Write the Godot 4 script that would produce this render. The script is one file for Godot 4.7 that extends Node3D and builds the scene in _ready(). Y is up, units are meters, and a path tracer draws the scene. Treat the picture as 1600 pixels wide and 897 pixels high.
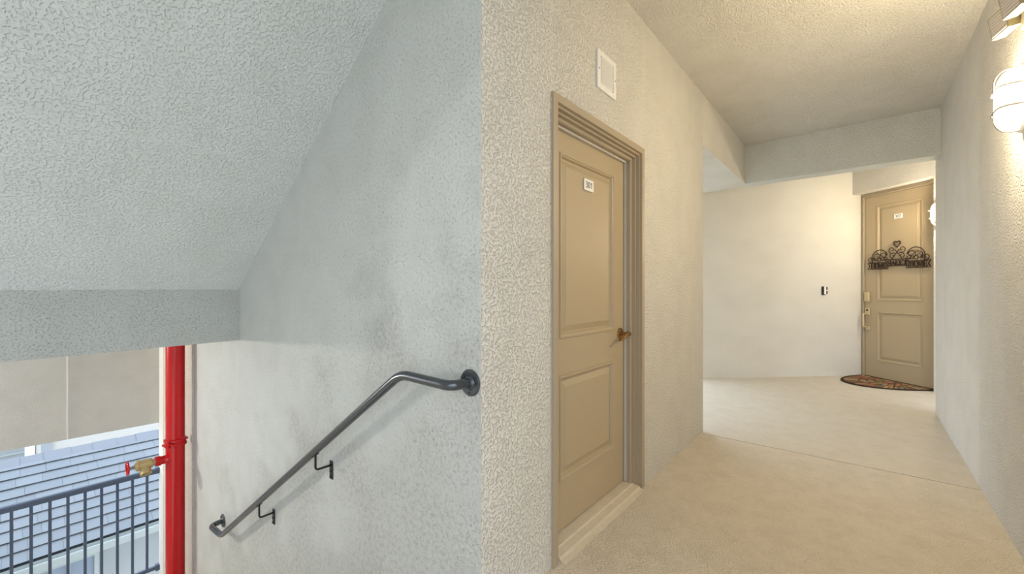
extends Node3D
# An outdoor apartment breezeway on an upper floor: stair well on the left, corridor with entry doors on the right.
# Plan coordinates: X to the right of the corridor axis, D along the corridor away from the camera; z = -D. Floor at y = 0.

const XL := -1.044      # face of the corridor's left wall
const XR := 0.564       # face of the corridor's right wall
const DC := 1.10        # face of the stair wall
const HC := 2.879       # corridor ceiling
const HB := 2.443       # underside of the beams
const XB := -3.387      # face of the landing beam
const XE := -5.64       # outer edge of the stair well
const HL := -1.80       # half landing

var M := {}
var taken := {}
var rng := RandomNumberGenerator.new()

# ---------------------------------------------------------------- geometry
class Geo:
	var v := PackedVector3Array()
	var n := PackedVector3Array()
	var col := PackedColorArray()
	var tint := Color(1, 1, 1)

	func tri(a: Vector3, b: Vector3, c: Vector3, na: Vector3, nb: Vector3, nc: Vector3) -> void:
		var f := (c - a).cross(b - a)
		if f.length_squared() < 1e-16:
			return
		if f.dot(na + nb + nc) < 0.0:
			v.append_array(PackedVector3Array([a, c, b]))
			n.append_array(PackedVector3Array([na, nc, nb]))
		else:
			v.append_array(PackedVector3Array([a, b, c]))
			n.append_array(PackedVector3Array([na, nb, nc]))
		for i in 3:
			col.append(tint)

	func flat3(a: Vector3, b: Vector3, c: Vector3, out: Vector3) -> void:
		var f := (c - a).cross(b - a).normalized()
		if f.dot(out) < 0.0:
			f = -f
		tri(a, b, c, f, f, f)

	func quad(a: Vector3, b: Vector3, c: Vector3, d: Vector3, out: Vector3) -> void:
		flat3(a, b, c, out)
		flat3(a, c, d, out)

	# chamfered box: centre, full size, axes, chamfer
	func box(c: Vector3, s: Vector3, bs := Basis.IDENTITY, ch := 0.0) -> void:
		var h := s * 0.5
		ch = minf(ch, minf(h.x, minf(h.y, h.z)) * 0.9)
		var P := func(ax: int, sg: Vector3) -> Vector3:  # corner vertex lying on the face across axis ax
			var q := Vector3(h.x * sg.x, h.y * sg.y, h.z * sg.z)
			for k in 3:
				if k != ax:
					q[k] -= ch * sg[k]
			return c + bs * q
		for ax in 3:
			var b1 := (ax + 1) % 3
			var b2 := (ax + 2) % 3
			for e in [-1.0, 1.0]:
				var q := []
				for w in [[-1.0, -1.0], [1.0, -1.0], [1.0, 1.0], [-1.0, 1.0]]:
					var sg := Vector3.ZERO
					sg[ax] = e
					sg[b1] = w[0]
					sg[b2] = w[1]
					q.append(P.call(ax, sg))
				var o := Vector3.ZERO
				o[ax] = e
				quad(q[0], q[1], q[2], q[3], bs * o)
		if ch <= 0.0:
			return
		for ax in 3:
			var b1 := (ax + 1) % 3
			var b2 := (ax + 2) % 3
			for e1 in [-1.0, 1.0]:
				for e2 in [-1.0, 1.0]:
					var s1 := Vector3.ZERO
					s1[ax] = -1.0
					s1[b1] = e1
					s1[b2] = e2
					var s2 := s1
					s2[ax] = 1.0
					var o := Vector3.ZERO
					o[b1] = e1
					o[b2] = e2
					quad(P.call(b1, s1), P.call(b1, s2), P.call(b2, s2), P.call(b2, s1), bs * o)
		for x in [-1.0, 1.0]:
			for y in [-1.0, 1.0]:
				for z in [-1.0, 1.0]:
					var sg := Vector3(x, y, z)
					flat3(P.call(0, sg), P.call(1, sg), P.call(2, sg), bs * sg)

	# two points and a plain box between them, a metre range in plan coordinates
	func span(x0: float, x1: float, y0: float, y1: float, d0: float, d1: float, ch := 0.0) -> void:
		box(Vector3((x0 + x1) / 2, (y0 + y1) / 2, -(d0 + d1) / 2), Vector3(absf(x1 - x0), absf(y1 - y0), absf(d1 - d0)), Basis.IDENTITY, ch)

	# polygon pts (p.x along u, p.y along w) at origin o, extruded by the vector e
	func extrude(pts: PackedVector2Array, o: Vector3, u: Vector3, w: Vector3, e: Vector3) -> void:
		var t := Geometry2D.triangulate_polygon(pts)
		var q := PackedVector3Array()
		for p in pts:
			q.append(o + u * p.x + w * p.y)
		for i in range(0, t.size(), 3):
			flat3(q[t[i]], q[t[i + 1]], q[t[i + 2]], -e)
			flat3(q[t[i]] + e, q[t[i + 1]] + e, q[t[i + 2]] + e, e)
		var area := 0.0
		for i in pts.size():
			var j := (i + 1) % pts.size()
			area += pts[i].cross(pts[j])
		for i in pts.size():
			var j := (i + 1) % pts.size()
			var g := (pts[j] - pts[i]) * signf(area)
			quad(q[i], q[j], q[j] + e, q[i] + e, u * g.y - w * g.x)

	# plan polygon (X, D) between two heights
	func plan(pts: Array, y0: float, y1: float) -> void:
		extrude(PackedVector2Array(pts), Vector3(0, y0, 0), Vector3.RIGHT, Vector3.FORWARD, Vector3(0, y1 - y0, 0))

	# round tube along a path
	func tube(p: Array, r: float, sides := 16, caps := true) -> void:
		var m := p.size()
		var t0: Vector3 = (p[1] - p[0]).normalized()
		var up := Vector3.UP if absf(t0.y) < 0.9 else Vector3.RIGHT
		var a := t0.cross(up).normalized()
		var rings := []
		var tp := t0
		for i in m:
			var t: Vector3 = (p[mini(i + 1, m - 1)] - p[maxi(i - 1, 0)]).normalized()
			a = (a - t * a.dot(t)).normalized()
			var b := t.cross(a)
			var ring := PackedVector3Array()
			for k in sides:
				var g := TAU * k / sides
				ring.append(a * cos(g) + b * sin(g))
			rings.append(ring)
			tp = t
		for i in m - 1:
			for k in sides:
				var k2 := (k + 1) % sides
				var n0: Vector3 = rings[i][k]
				var n1: Vector3 = rings[i][k2]
				var n2: Vector3 = rings[i + 1][k2]
				var n3: Vector3 = rings[i + 1][k]
				tri(p[i] + n0 * r, p[i] + n1 * r, p[i + 1] + n2 * r, n0, n1, n2)
				tri(p[i] + n0 * r, p[i + 1] + n2 * r, p[i + 1] + n3 * r, n0, n2, n3)
		if caps:
			for e in [0, m - 1]:
				var o: Vector3 = -t0 if e == 0 else tp
				for k in range(1, sides - 1):
					flat3(p[e] + rings[e][0] * r, p[e] + rings[e][k] * r, p[e] + rings[e][k + 1] * r, o)

	# profile of (radius, height along axis), sharp between its segments unless soft
	func lathe(prof: Array, o: Vector3, axis: Vector3, sides := 24, soft := false) -> void:
		axis = axis.normalized()
		var a := axis.cross(Vector3.UP if absf(axis.y) < 0.9 else Vector3.RIGHT).normalized()
		var b := axis.cross(a)
		var seg := []
		for i in prof.size() - 1:
			var g: Vector2 = prof[i + 1] - prof[i]
			seg.append(Vector2(g.y, -g.x).normalized())
		for i in prof.size() - 1:
			var s0: Vector2 = seg[i]
			var s1: Vector2 = seg[i]
			if soft:
				s0 = (seg[i] + seg[maxi(i - 1, 0)]).normalized()
				s1 = (seg[i] + seg[mini(i + 1, seg.size() - 1)]).normalized()
			for k in sides:
				var g0 := TAU * k / sides
				var g1 := TAU * (k + 1) / sides
				var r0 := a * cos(g0) + b * sin(g0)
				var r1 := a * cos(g1) + b * sin(g1)
				var p0: Vector2 = prof[i]
				var p1: Vector2 = prof[i + 1]
				var q := [o + r0 * p0.x + axis * p0.y, o + r1 * p0.x + axis * p0.y, o + r1 * p1.x + axis * p1.y, o + r0 * p1.x + axis * p1.y]
				var nn := [r0 * s0.x + axis * s0.y, r1 * s0.x + axis * s0.y, r1 * s1.x + axis * s1.y, r0 * s1.x + axis * s1.y]
				tri(q[0], q[1], q[2], nn[0], nn[1], nn[2])
				tri(q[0], q[2], q[3], nn[0], nn[2], nn[3])

	# nested rectangles on a plane: steps of (inset, height), the last one filled
	func panel(o: Vector3, u: Vector3, w: Vector3, out: Vector3, r: Rect2, steps: Array) -> void:
		var loops := []
		for s in steps:
			var g := r.grow(-s.x)
			var q := []
			for c in [g.position, Vector2(g.end.x, g.position.y), g.end, Vector2(g.position.x, g.end.y)]:
				q.append(o + u * c.x + w * c.y + out * s.y)
			loops.append(q)
		for i in loops.size() - 1:
			for k in 4:
				var k2 := (k + 1) % 4
				quad(loops[i][k], loops[i][k2], loops[i + 1][k2], loops[i + 1][k], out)
		var l: Array = loops[-1]
		quad(l[0], l[1], l[2], l[3], out)

	func moved(by: Vector3) -> Geo:
		for i in v.size():
			v[i] += by
		return self

	func surface(mesh: ArrayMesh, material: Material, colored := false) -> ArrayMesh:
		var arr := []
		arr.resize(Mesh.ARRAY_MAX)
		arr[Mesh.ARRAY_VERTEX] = v
		arr[Mesh.ARRAY_NORMAL] = n
		if colored:
			arr[Mesh.ARRAY_COLOR] = col
		mesh.add_surface_from_arrays(Mesh.PRIMITIVE_TRIANGLES, arr)
		mesh.surface_set_material(mesh.get_surface_count() - 1, material)
		return mesh


func at(x: float, y: float, d: float) -> Vector3:
	return Vector3(x, y, -d)


func bent(p: Array, r: float, n := 8) -> Array:
	# rounds the corners of a path
	var o := [p[0]]
	for i in range(1, p.size() - 1):
		var a: Vector3 = p[i - 1] - p[i]
		var b: Vector3 = p[i + 1] - p[i]
		var k := minf(r, minf(a.length(), b.length()) * 0.48)
		var s: Vector3 = p[i] + a.normalized() * k
		var e: Vector3 = p[i] + b.normalized() * k
		for j in n + 1:
			var t := float(j) / n
			o.append(s.lerp(p[i], t).lerp(Vector3(p[i]).lerp(e, t), t))
	o.append(p[-1])
	return o


# ---------------------------------------------------------------- nodes
func numbered(called: String) -> String:
	var k: int = taken.get(called, 0)
	taken[called] = k + 1
	return called if k == 0 else "%s_%03d" % [called, k]


func tag(o: Node, label := "", category := "", group := "", kind := "") -> void:
	if label:
		o.set_meta("label", label)
	if category:
		o.set_meta("category", category)
	if group:
		o.set_meta("group", group)
	if kind:
		o.set_meta("kind", kind)


func thing(called: String, where: Vector3, label: String, category: String, group := "", kind := "") -> Node3D:
	var o := Node3D.new()
	o.name = numbered(called)
	o.position = where
	add_child(o)
	tag(o, label, category, group, kind)
	return o


func origin_of(o: Node) -> Vector3:
	var s := Vector3.ZERO
	while o != self and o is Node3D:
		s += (o as Node3D).position
		o = o.get_parent()
	return s


# commits a Geo built in world coordinates as one mesh; its parent keeps its own origin
func put(called: String, g: Geo, m: Material, parent: Node = self, colored := false) -> MeshInstance3D:
	var o := MeshInstance3D.new()
	o.name = numbered(called) if parent == self else called
	if parent != self:
		g.moved(-origin_of(parent))
	o.mesh = g.surface(ArrayMesh.new(), m, colored)
	o.cast_shadow = GeometryInstance3D.SHADOW_CASTING_SETTING_ON
	parent.add_child(o, true)
	return o


func structure(called: String, g: Geo, m: Material, label: String, category: String) -> MeshInstance3D:
	var o := put(called, g, m)
	tag(o, label, category, "", "structure")
	return o


func letters(text: String, size: float, depth: float, font: Font) -> TextMesh:
	var t := TextMesh.new()
	t.text = text
	t.font = font
	t.font_size = 64
	t.pixel_size = size / 64.0
	t.depth = depth
	return t


# ---------------------------------------------------------------- materials
func plain(c: Color, rough := 0.6, metal := 0.0, spec := 0.5) -> StandardMaterial3D:
	var m := StandardMaterial3D.new()
	m.albedo_color = c
	m.roughness = rough
	m.metallic = metal
	m.metallic_specular = spec
	return m


func noise_map(freq: float, octaves: int, ramp: Array, sd: int, kind := FastNoiseLite.TYPE_SIMPLEX_SMOOTH, size := 1024, warp := 0.0) -> NoiseTexture2D:
	var f := FastNoiseLite.new()
	f.seed = sd
	f.noise_type = kind
	f.frequency = freq
	f.fractal_type = FastNoiseLite.FRACTAL_FBM
	f.fractal_octaves = octaves
	f.fractal_gain = 0.45 if octaves < 6 else 0.72
	if warp > 0.0:
		f.domain_warp_enabled = true
		f.domain_warp_amplitude = warp
		f.domain_warp_frequency = freq
		f.domain_warp_fractal_type = FastNoiseLite.DOMAIN_WARP_FRACTAL_NONE
	var t := NoiseTexture2D.new()
	t.width = size
	t.height = size
	t.seamless = true
	t.seamless_blend_skirt = 0.1
	t.noise = f
	t.normalize = true
	if ramp:
		var g := Gradient.new()
		var off := PackedFloat32Array()
		var c := PackedColorArray()
		for r in ramp:
			off.append(r[0])
			c.append(r[1] if r[1] is Color else Color(r[1], r[1], r[1]))
		g.offsets = off
		g.colors = c
		t.color_ramp = g
	return t


func textured(c: Color, rough: float, tint: Texture2D, height: Texture2D, cm: float, tile: float) -> StandardMaterial3D:
	var m := plain(c, rough, 0.0, 0.35)
	m.uv1_triplanar = true
	m.uv1_world_triplanar = true
	m.uv1_triplanar_sharpness = 6.0
	m.uv1_scale = Vector3.ONE / tile
	if tint:
		m.albedo_texture = tint
	if height:
		m.heightmap_enabled = true
		m.heightmap_texture = height
		m.heightmap_scale = cm
	return m


func make_materials() -> void:
	var stipple := noise_map(0.062, 3, [[0.0, 0.0], [0.28, 0.25], [0.43, 0.82], [0.54, 1.0], [1.0, 0.95]], 11, FastNoiseLite.TYPE_SIMPLEX_SMOOTH, 1024, 14.0)
	var trowel := noise_map(0.062, 3, [[0.0, 0.0], [0.2, 0.55], [0.34, 0.9], [0.5, 1.0], [1.0, 0.93]], 23, FastNoiseLite.TYPE_SIMPLEX_SMOOTH, 1024, 10.0)
	var grit := noise_map(0.085, 4, [[0.0, 0.0], [0.45, 0.35], [0.6, 0.85], [1.0, 1.0]], 37, FastNoiseLite.TYPE_SIMPLEX_SMOOTH, 1024, 8.0)
	var blotch := noise_map(0.006, 4, [[0.0, Color(0.965, 0.963, 0.96)], [0.5, Color(0.985, 0.985, 0.984)], [1.0, Color(1, 1, 1)]], 5, FastNoiseLite.TYPE_SIMPLEX_SMOOTH, 512)
	var worn := noise_map(0.012, 6, [[0.0, Color(0.94, 0.935, 0.92)], [0.5, Color(0.975, 0.972, 0.965)], [1.0, Color(1, 1, 1)]], 8, FastNoiseLite.TYPE_SIMPLEX_SMOOTH, 512)
	var speck := noise_map(0.2, 2, [[0.0, Color(0.78, 0.8, 0.84)], [0.5, Color(0.93, 0.94, 0.96)], [1.0, Color(1, 1, 1)]], 9, FastNoiseLite.TYPE_SIMPLEX_SMOOTH, 512)
	var wall := Color(0.865, 0.848, 0.808)
	var grey := Color(0.78, 0.788, 0.775)
	M.stucco = textured(wall, 0.85, blotch, stipple, 0.62, 1.0)
	M.soft_stucco = textured(wall, 0.83, blotch, stipple, 0.3, 1.0)
	M.smooth_stucco = textured(wall, 0.8, blotch, trowel, 0.28, 1.3)
	M.stair_stucco = textured(grey, 0.82, blotch, trowel, 0.42, 1.0)
	# grime specks along the run of the stairs over a tint darkening the lower wall
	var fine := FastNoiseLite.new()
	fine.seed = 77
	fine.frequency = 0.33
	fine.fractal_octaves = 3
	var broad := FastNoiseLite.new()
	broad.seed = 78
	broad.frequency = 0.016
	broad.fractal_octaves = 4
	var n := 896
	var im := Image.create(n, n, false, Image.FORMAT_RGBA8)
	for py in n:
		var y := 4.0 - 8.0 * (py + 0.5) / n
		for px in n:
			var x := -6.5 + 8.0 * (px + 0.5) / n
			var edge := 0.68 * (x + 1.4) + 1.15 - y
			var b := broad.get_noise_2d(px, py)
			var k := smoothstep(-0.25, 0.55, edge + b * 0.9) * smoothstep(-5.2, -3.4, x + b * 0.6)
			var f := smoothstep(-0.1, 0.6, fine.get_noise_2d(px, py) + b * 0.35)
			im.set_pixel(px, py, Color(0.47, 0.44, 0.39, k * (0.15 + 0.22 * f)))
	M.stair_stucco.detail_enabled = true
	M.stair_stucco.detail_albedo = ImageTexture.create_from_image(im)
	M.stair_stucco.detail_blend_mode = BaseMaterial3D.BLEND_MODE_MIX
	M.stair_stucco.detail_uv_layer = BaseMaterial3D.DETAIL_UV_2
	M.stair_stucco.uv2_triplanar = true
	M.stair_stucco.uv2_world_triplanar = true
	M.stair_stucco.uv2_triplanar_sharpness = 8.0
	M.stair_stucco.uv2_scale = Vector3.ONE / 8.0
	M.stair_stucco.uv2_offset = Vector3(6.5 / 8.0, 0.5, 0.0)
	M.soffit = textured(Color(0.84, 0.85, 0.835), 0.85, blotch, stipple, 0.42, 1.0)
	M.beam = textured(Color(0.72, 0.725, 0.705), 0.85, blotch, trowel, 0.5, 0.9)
	M.ceiling = textured(wall, 0.85, blotch, stipple, 0.55, 0.9)
	M.floor = textured(Color(0.875, 0.83, 0.755), 0.7, worn, grit, 0.5, 1.1)
	M.floor_far = textured(Color(0.81, 0.775, 0.71), 0.6, worn, grit, 0.08, 1.3)
	M.bead = plain(Color(0.88, 0.875, 0.85), 0.7)
	M.spandrel = textured(Color(0.79, 0.785, 0.76), 0.85, blotch, grit, 0.15, 0.8)
	M.door = plain(Color(0.70, 0.63, 0.51), 0.42)
	M.frame = plain(Color(0.67, 0.61, 0.515), 0.45)
	M.strip = plain(Color(0.78, 0.76, 0.72), 0.7)
	M.threshold = textured(Color(0.85, 0.80, 0.71), 0.75, worn, grit, 0.12, 0.6)
	M.bronze = plain(Color(0.62, 0.48, 0.29), 0.22, 0.95)
	M.bronze_dark = plain(Color(0.27, 0.21, 0.15), 0.5, 0.3)
	M.nickel = plain(Color(0.80, 0.73, 0.58), 0.35, 0.35)
	M.white = plain(Color(0.93, 0.92, 0.90), 0.5)
	M.cream = plain(Color(0.90, 0.87, 0.78), 0.5)
	M.ink = plain(Color(0.13, 0.12, 0.11), 0.6)
	M.rail = plain(Color(0.31, 0.33, 0.35), 0.22, 0.6, 0.8)
	M.black = plain(Color(0.05, 0.05, 0.055), 0.45)
	M.guard = plain(Color(0.29, 0.345, 0.43), 0.45)
	M.red = plain(Color(0.74, 0.02, 0.045), 0.2)
	M.brass = plain(Color(0.74, 0.66, 0.47), 0.45, 0.45)
	M.steel = plain(Color(0.62, 0.63, 0.64), 0.4, 0.6)
	M.rust = plain(Color(0.17, 0.09, 0.06), 0.55, 0.3)
	M.lens = plain(Color(0.92, 0.89, 0.87), 0.5)
	M.beige = plain(Color(0.74, 0.71, 0.60), 0.55)
	M.wire = plain(Color(0.55, 0.53, 0.49), 0.5)
	M.glass = plain(Color(0.98, 0.97, 0.94), 0.4)
	M.glass.emission_enabled = true
	M.glass.emission = Color(1.0, 0.93, 0.8)
	M.glass.emission_energy_multiplier = 1.1
	M.gutter = plain(Color(0.70, 0.73, 0.72), 0.5)
	M.siding = textured(Color(0.66, 0.68, 0.69), 0.8, blotch, trowel, 0.1, 1.2)
	M.plaster = plain(Color(0.80, 0.785, 0.75), 0.8)
	M.pane = plain(Color(0.55, 0.60, 0.66), 0.1)
	M.shingles = []
	for c in [Color(0.57, 0.588, 0.592), Color(0.56, 0.578, 0.584), Color(0.585, 0.60, 0.603), Color(0.565, 0.58, 0.586)]:
		var s := textured(c, 0.95, speck, null, 0.0, 0.35)
		M.shingles.append(s)
	M.cap = textured(Color(0.58, 0.59, 0.60), 0.95, speck, null, 0.0, 0.35)
	M.deck = plain(Color(0.3, 0.32, 0.35), 0.9)
	M.tiles = plain(Color.WHITE, 0.85)
	M.tiles.vertex_color_use_as_albedo = true
	M.mat = plain(Color(0.16, 0.11, 0.075), 0.9)
	M.ground = textured(Color(0.80, 0.80, 0.78), 0.95, worn, null, 0.0, 3.0)


# ---------------------------------------------------------------- scene
func _ready() -> void:
	rng.seed = 4021
	# camera: level, 1.22 m above the corridor floor, turned 39.4 degrees left of the corridor axis, wide lens shifted a hair up
	var cam := Camera3D.new()
	cam.name = "camera"
	cam.position = Vector3(0, 1.22, 0)
	cam.rotation = Vector3(0, 0.687, 0)
	cam.projection = Camera3D.PROJECTION_FRUSTUM
	cam.near = 0.05
	cam.far = 200.0
	cam.size = 2.0 * 0.05 * 448.5 / 665.0
	cam.frustum_offset = Vector2(0, 0.05 * 2.5 / 665.0)
	cam.current = true
	add_child(cam)

	var sky := ProceduralSkyMaterial.new()
	sky.sky_top_color = Color(0.78, 0.84, 0.92)
	sky.sky_horizon_color = Color(0.92, 0.935, 0.95)
	sky.ground_bottom_color = Color(0.55, 0.56, 0.56)
	sky.ground_horizon_color = Color(0.80, 0.82, 0.83)
	sky.sky_curve = 0.2
	sky.energy_multiplier = 4.2
	var env := Environment.new()
	env.background_mode = Environment.BG_SKY
	env.sky = Sky.new()
	env.sky.sky_material = sky
	env.tonemap_mode = Environment.TONE_MAPPER_LINEAR
	env.tonemap_exposure = 1.0
	env.sdfgi_enabled = true
	env.ssao_enabled = true
	env.ssil_enabled = true
	var we := WorldEnvironment.new()
	we.name = "world_environment"
	we.environment = env
	add_child(we)

	make_materials()
	build_corridor()
	build_alcove()
	build_stairwell()
	build_outside()
	build_near_door()
	build_far_door()
	build_handrail()
	build_riser()
	build_guard_rail()
	build_fittings()


func build_corridor() -> void:
	var g := Geo.new()
	g.span(XL, 0.764, -0.2, 0.0, -3.2, 1.10)
	g.span(-1.244, 0.764, -0.2, 0.0, 1.10, 3.785)
	structure("floor", g, M.floor, "tan painted concrete corridor floor with a gritty trowelled finish", "floor")
	g = Geo.new()
	g.span(-1.244, 0.764, HC, HC + 0.2, -3.2, 5.56)
	structure("ceiling", g, M.ceiling, "textured stucco ceiling over the corridor", "ceiling")
	# left wall with the opening of the near door, mitred at the stair corner
	g = Geo.new()
	g.plan([Vector2(XL, DC), Vector2(XL, 1.57), Vector2(XL - 0.2, 1.57), Vector2(XL - 0.2, DC + 0.2)], -0.2, HC)
	g.span(XL - 0.2, XL, 2.06, HC, 1.57, 2.52)
	g.span(XL - 0.2, XL, -0.2, HC, 2.52, 3.845)
	structure("wall_left", g, M.stucco, "tan stucco corridor wall on the left holding the near door", "wall")
	# the flat beside, behind the left wall: its far side wall and a closed back
	g = Geo.new()
	g.span(-2.0, XL - 0.2, -0.2, HC, 3.645, 3.845)
	structure("wall_unit", g, M.stucco, "outer stucco wall of the flat behind the left corridor wall", "wall")
	# right wall: rough stipple near, smoother trowelled plaster from where the side light falls
	var near_part := Geo.new()
	near_part.span(XR, XR + 0.2, -0.2, HC + 0.1, 0.6, 3.86)
	var far_part := Geo.new()
	far_part.span(XR, XR + 0.2, -0.2, HC + 0.1, 3.86, 5.86)
	var o := MeshInstance3D.new()
	o.name = numbered("wall_right")
	o.mesh = near_part.surface(ArrayMesh.new(), M.stucco)
	far_part.surface(o.mesh, M.soft_stucco)
	add_child(o)
	tag(o, "pale stucco corridor wall on the right, rough near and smoother far", "wall", "", "structure")


# frame of the far door's wall: w along the wall, off towards the viewer
const P0 := Vector2(0.003, 7.719)
const DB := Vector2(0.75214, -0.659)
const NB := Vector2(-0.659, -0.75214)
const DA := Vector2(-0.7122, -0.7019)


func b_at(w: float, y: float, off: float) -> Vector3:
	var p := P0 + DB * w + NB * off
	return at(p.x, y, p.y)


func b_xd(w: float, off: float) -> Vector2:
	return P0 + DB * w + NB * off


func a_at(s: float, y: float, off: float) -> Vector3:
	var p := P0 + DA * s + Vector2(0.7019, -0.7122) * off
	return at(p.x, y, p.y)


func build_alcove() -> void:
	var g := Geo.new()
	g.span(-2.9, 2.9, -0.2, 0.003, 3.785, 8.9)
	structure("floor", g, M.floor_far, "paler smooth concrete floor of the entry alcove beyond the seam", "floor")
	# lowered soffit over the side opening, then the cross beam
	g = Geo.new()
	g.span(-2.1, XL, HB, HC + 0.2, 3.845, 5.75)
	structure("ceiling", g, M.smooth_stucco, "lowered smooth soffit over the side opening of the alcove", "ceiling")
	g = Geo.new()
	g.plan([Vector2(XL, 5.555), Vector2(XR, 5.49), Vector2(XR, 5.695), Vector2(XL, 5.745)], HB, HC + 0.2)
	structure("trim_1", g, M.soffit, "stucco beam crossing the corridor in front of the far door", "beam")
	g = Geo.new()
	g.span(-2.5, 2.9, HC, HC + 0.2, 5.76, 8.9)
	structure("ceiling", g, M.ceiling, "upper ceiling of the entry alcove behind the cross beam", "ceiling")
	# wall A with the bell, running back to the left at 45 degrees
	g = Geo.new()
	var a0 := P0
	var a1 := P0 + DA * 2.5
	var out := Vector2(-0.7019, 0.7122)
	g.plan([a0 + DB * 0.0, a1, a1 + out * 0.2, a0 + out * 0.2 - DA * 0.35, a0 - DA * 0.35], -0.2, HC + 0.05)
	structure("wall_alcove", g, M.smooth_stucco, "cream stucco alcove wall carrying the doorbell, left of the far door", "wall")
	# wall B: lintel and pier round the recessed door
	g = Geo.new()
	g.plan([b_xd(-0.01, 0.135), b_xd(0.985, 0.135), b_xd(0.985, -0.1), b_xd(-0.01, -0.1)], 2.53, HC + 0.05)
	g.plan([b_xd(0.985, 0.135), b_xd(2.2, 0.135), b_xd(2.2, -0.1), b_xd(0.985, -0.1)], -0.2, HC + 0.05)
	structure("wall_entry", g, M.stucco, "stippled stucco lintel and pier framing the recessed far door", "wall")


func build_stairwell() -> void:
	var g := Geo.new()
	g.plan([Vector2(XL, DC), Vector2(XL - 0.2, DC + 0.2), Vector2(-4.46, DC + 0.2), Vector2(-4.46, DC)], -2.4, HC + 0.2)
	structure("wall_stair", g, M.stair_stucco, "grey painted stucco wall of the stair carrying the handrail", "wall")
	g = Geo.new()
	g.span(XE, -4.505, -3.4, HC + 0.2, DC, DC + 0.3, 0.012)
	structure("wall_pier", g, M.stucco, "narrow stucco end pier behind the red standpipe", "wall")
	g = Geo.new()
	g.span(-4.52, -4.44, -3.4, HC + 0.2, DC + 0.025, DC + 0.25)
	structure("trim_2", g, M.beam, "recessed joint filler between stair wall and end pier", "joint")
	g = Geo.new()
	g.span(XE - 0.012, XE + 0.15, -3.4, HC + 0.2, DC - 0.006, DC + 0.012, 0.004)
	structure("trim_3", g, M.bead, "smooth pale corner bead at the outer edge of the end pier", "trim")
	# sloping underside of the flight above
	g = Geo.new()
	var k := (HC - 1.213) / (XB + 1.074) * -1.0
	var x1 := XB + (HC - 1.213) / k
	g.extrude(PackedVector2Array([Vector2(XB, 1.213), Vector2(x1, HC), Vector2(XL, HC), Vector2(XL, HC + 0.2), Vector2(x1 - 0.2, HC + 0.2), Vector2(XB, 1.43)]), Vector3(0, 0, 0.05), Vector3.RIGHT, Vector3.UP, at(0, 0, 1.15))
	structure("ceiling", g, M.soffit, "sloping grey stucco underside of the stair flight above", "ceiling")
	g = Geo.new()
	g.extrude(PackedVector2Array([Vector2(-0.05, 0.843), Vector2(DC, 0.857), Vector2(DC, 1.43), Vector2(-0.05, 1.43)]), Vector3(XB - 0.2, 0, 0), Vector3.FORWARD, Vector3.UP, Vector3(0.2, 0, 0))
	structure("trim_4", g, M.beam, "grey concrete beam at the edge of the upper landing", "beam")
	g = Geo.new()
	g.span(XE, XB - 0.2, 1.21, 1.43, -0.05, DC)
	structure("ceiling", g, M.soffit, "underside of the upper stair landing behind the beam", "ceiling")
	# hanging outer wall of the upper landing
	g = Geo.new()
	g.extrude(PackedVector2Array([Vector2(-0.05, -0.164), Vector2(DC, -0.171), Vector2(DC, 2.5), Vector2(-0.05, 2.5)]), Vector3(XE - 0.16, 0, 0), Vector3.FORWARD, Vector3.UP, Vector3(0.16, 0, 0))
	var w := structure("wall_outer", g, M.spandrel, "beige outer wall hanging below the upper landing", "wall")
	g = Geo.new()
	g.span(XE, XE + 0.004, -0.165, 1.2, 0.428, 0.438)
	put("control_joint", g, M.bead, w)
	# steps and lower landing
	g = Geo.new()
	var pts := PackedVector2Array([Vector2(XL, 0.0)])
	for i in 10:
		var x := XL - 0.02 - i * 0.258
		pts.append(Vector2(x, -0.18 * i))
		pts.append(Vector2(x, -0.18 * (i + 1)))
	pts.append(Vector2(XB - 0.05, HL))
	pts.append(Vector2(XB - 0.05, HL - 0.2))
	pts.append(Vector2(XB + 0.2, HL - 0.2))
	pts.append(Vector2(XL, -0.25))
	g.extrude(pts, at(0, 0, -0.05), Vector3.RIGHT, Vector3.UP, at(0, 0, 1.149))
	structure("trim_5", g, M.floor, "concrete stair steps going down along the grey wall", "stairs")
	g = Geo.new()
	g.span(XE, XB - 0.05, HL - 0.2, HL, -1.6, DC)
	structure("floor", g, M.floor, "concrete half landing below the stair flight", "floor")
	# unseen guard walls added to shape daylight on the stair side, then its roof
	g = Geo.new()
	g.span(XE - 0.16, XE, -3.4, 1.0, -3.2, -0.05)
	g.span(XE - 0.16, XE, 2.6, HC + 0.2, -3.2, -0.05)
	g.span(XE, XL - 0.1, -3.4, HC + 0.2, -3.2, -3.0)
	g.span(XL - 0.1, 0.764, -0.2, HC + 0.2, -3.2, -3.0)
	structure("wall_back_added", g, M.stucco, "added unseen stucco guard walls steering daylight into the stair well", "wall")
	g = Geo.new()
	g.span(XE, XL, HC, HC + 0.2, -3.2, -0.05)
	structure("ceiling", g, M.ceiling, "ceiling slab over the open side of the stair well", "ceiling")


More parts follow.
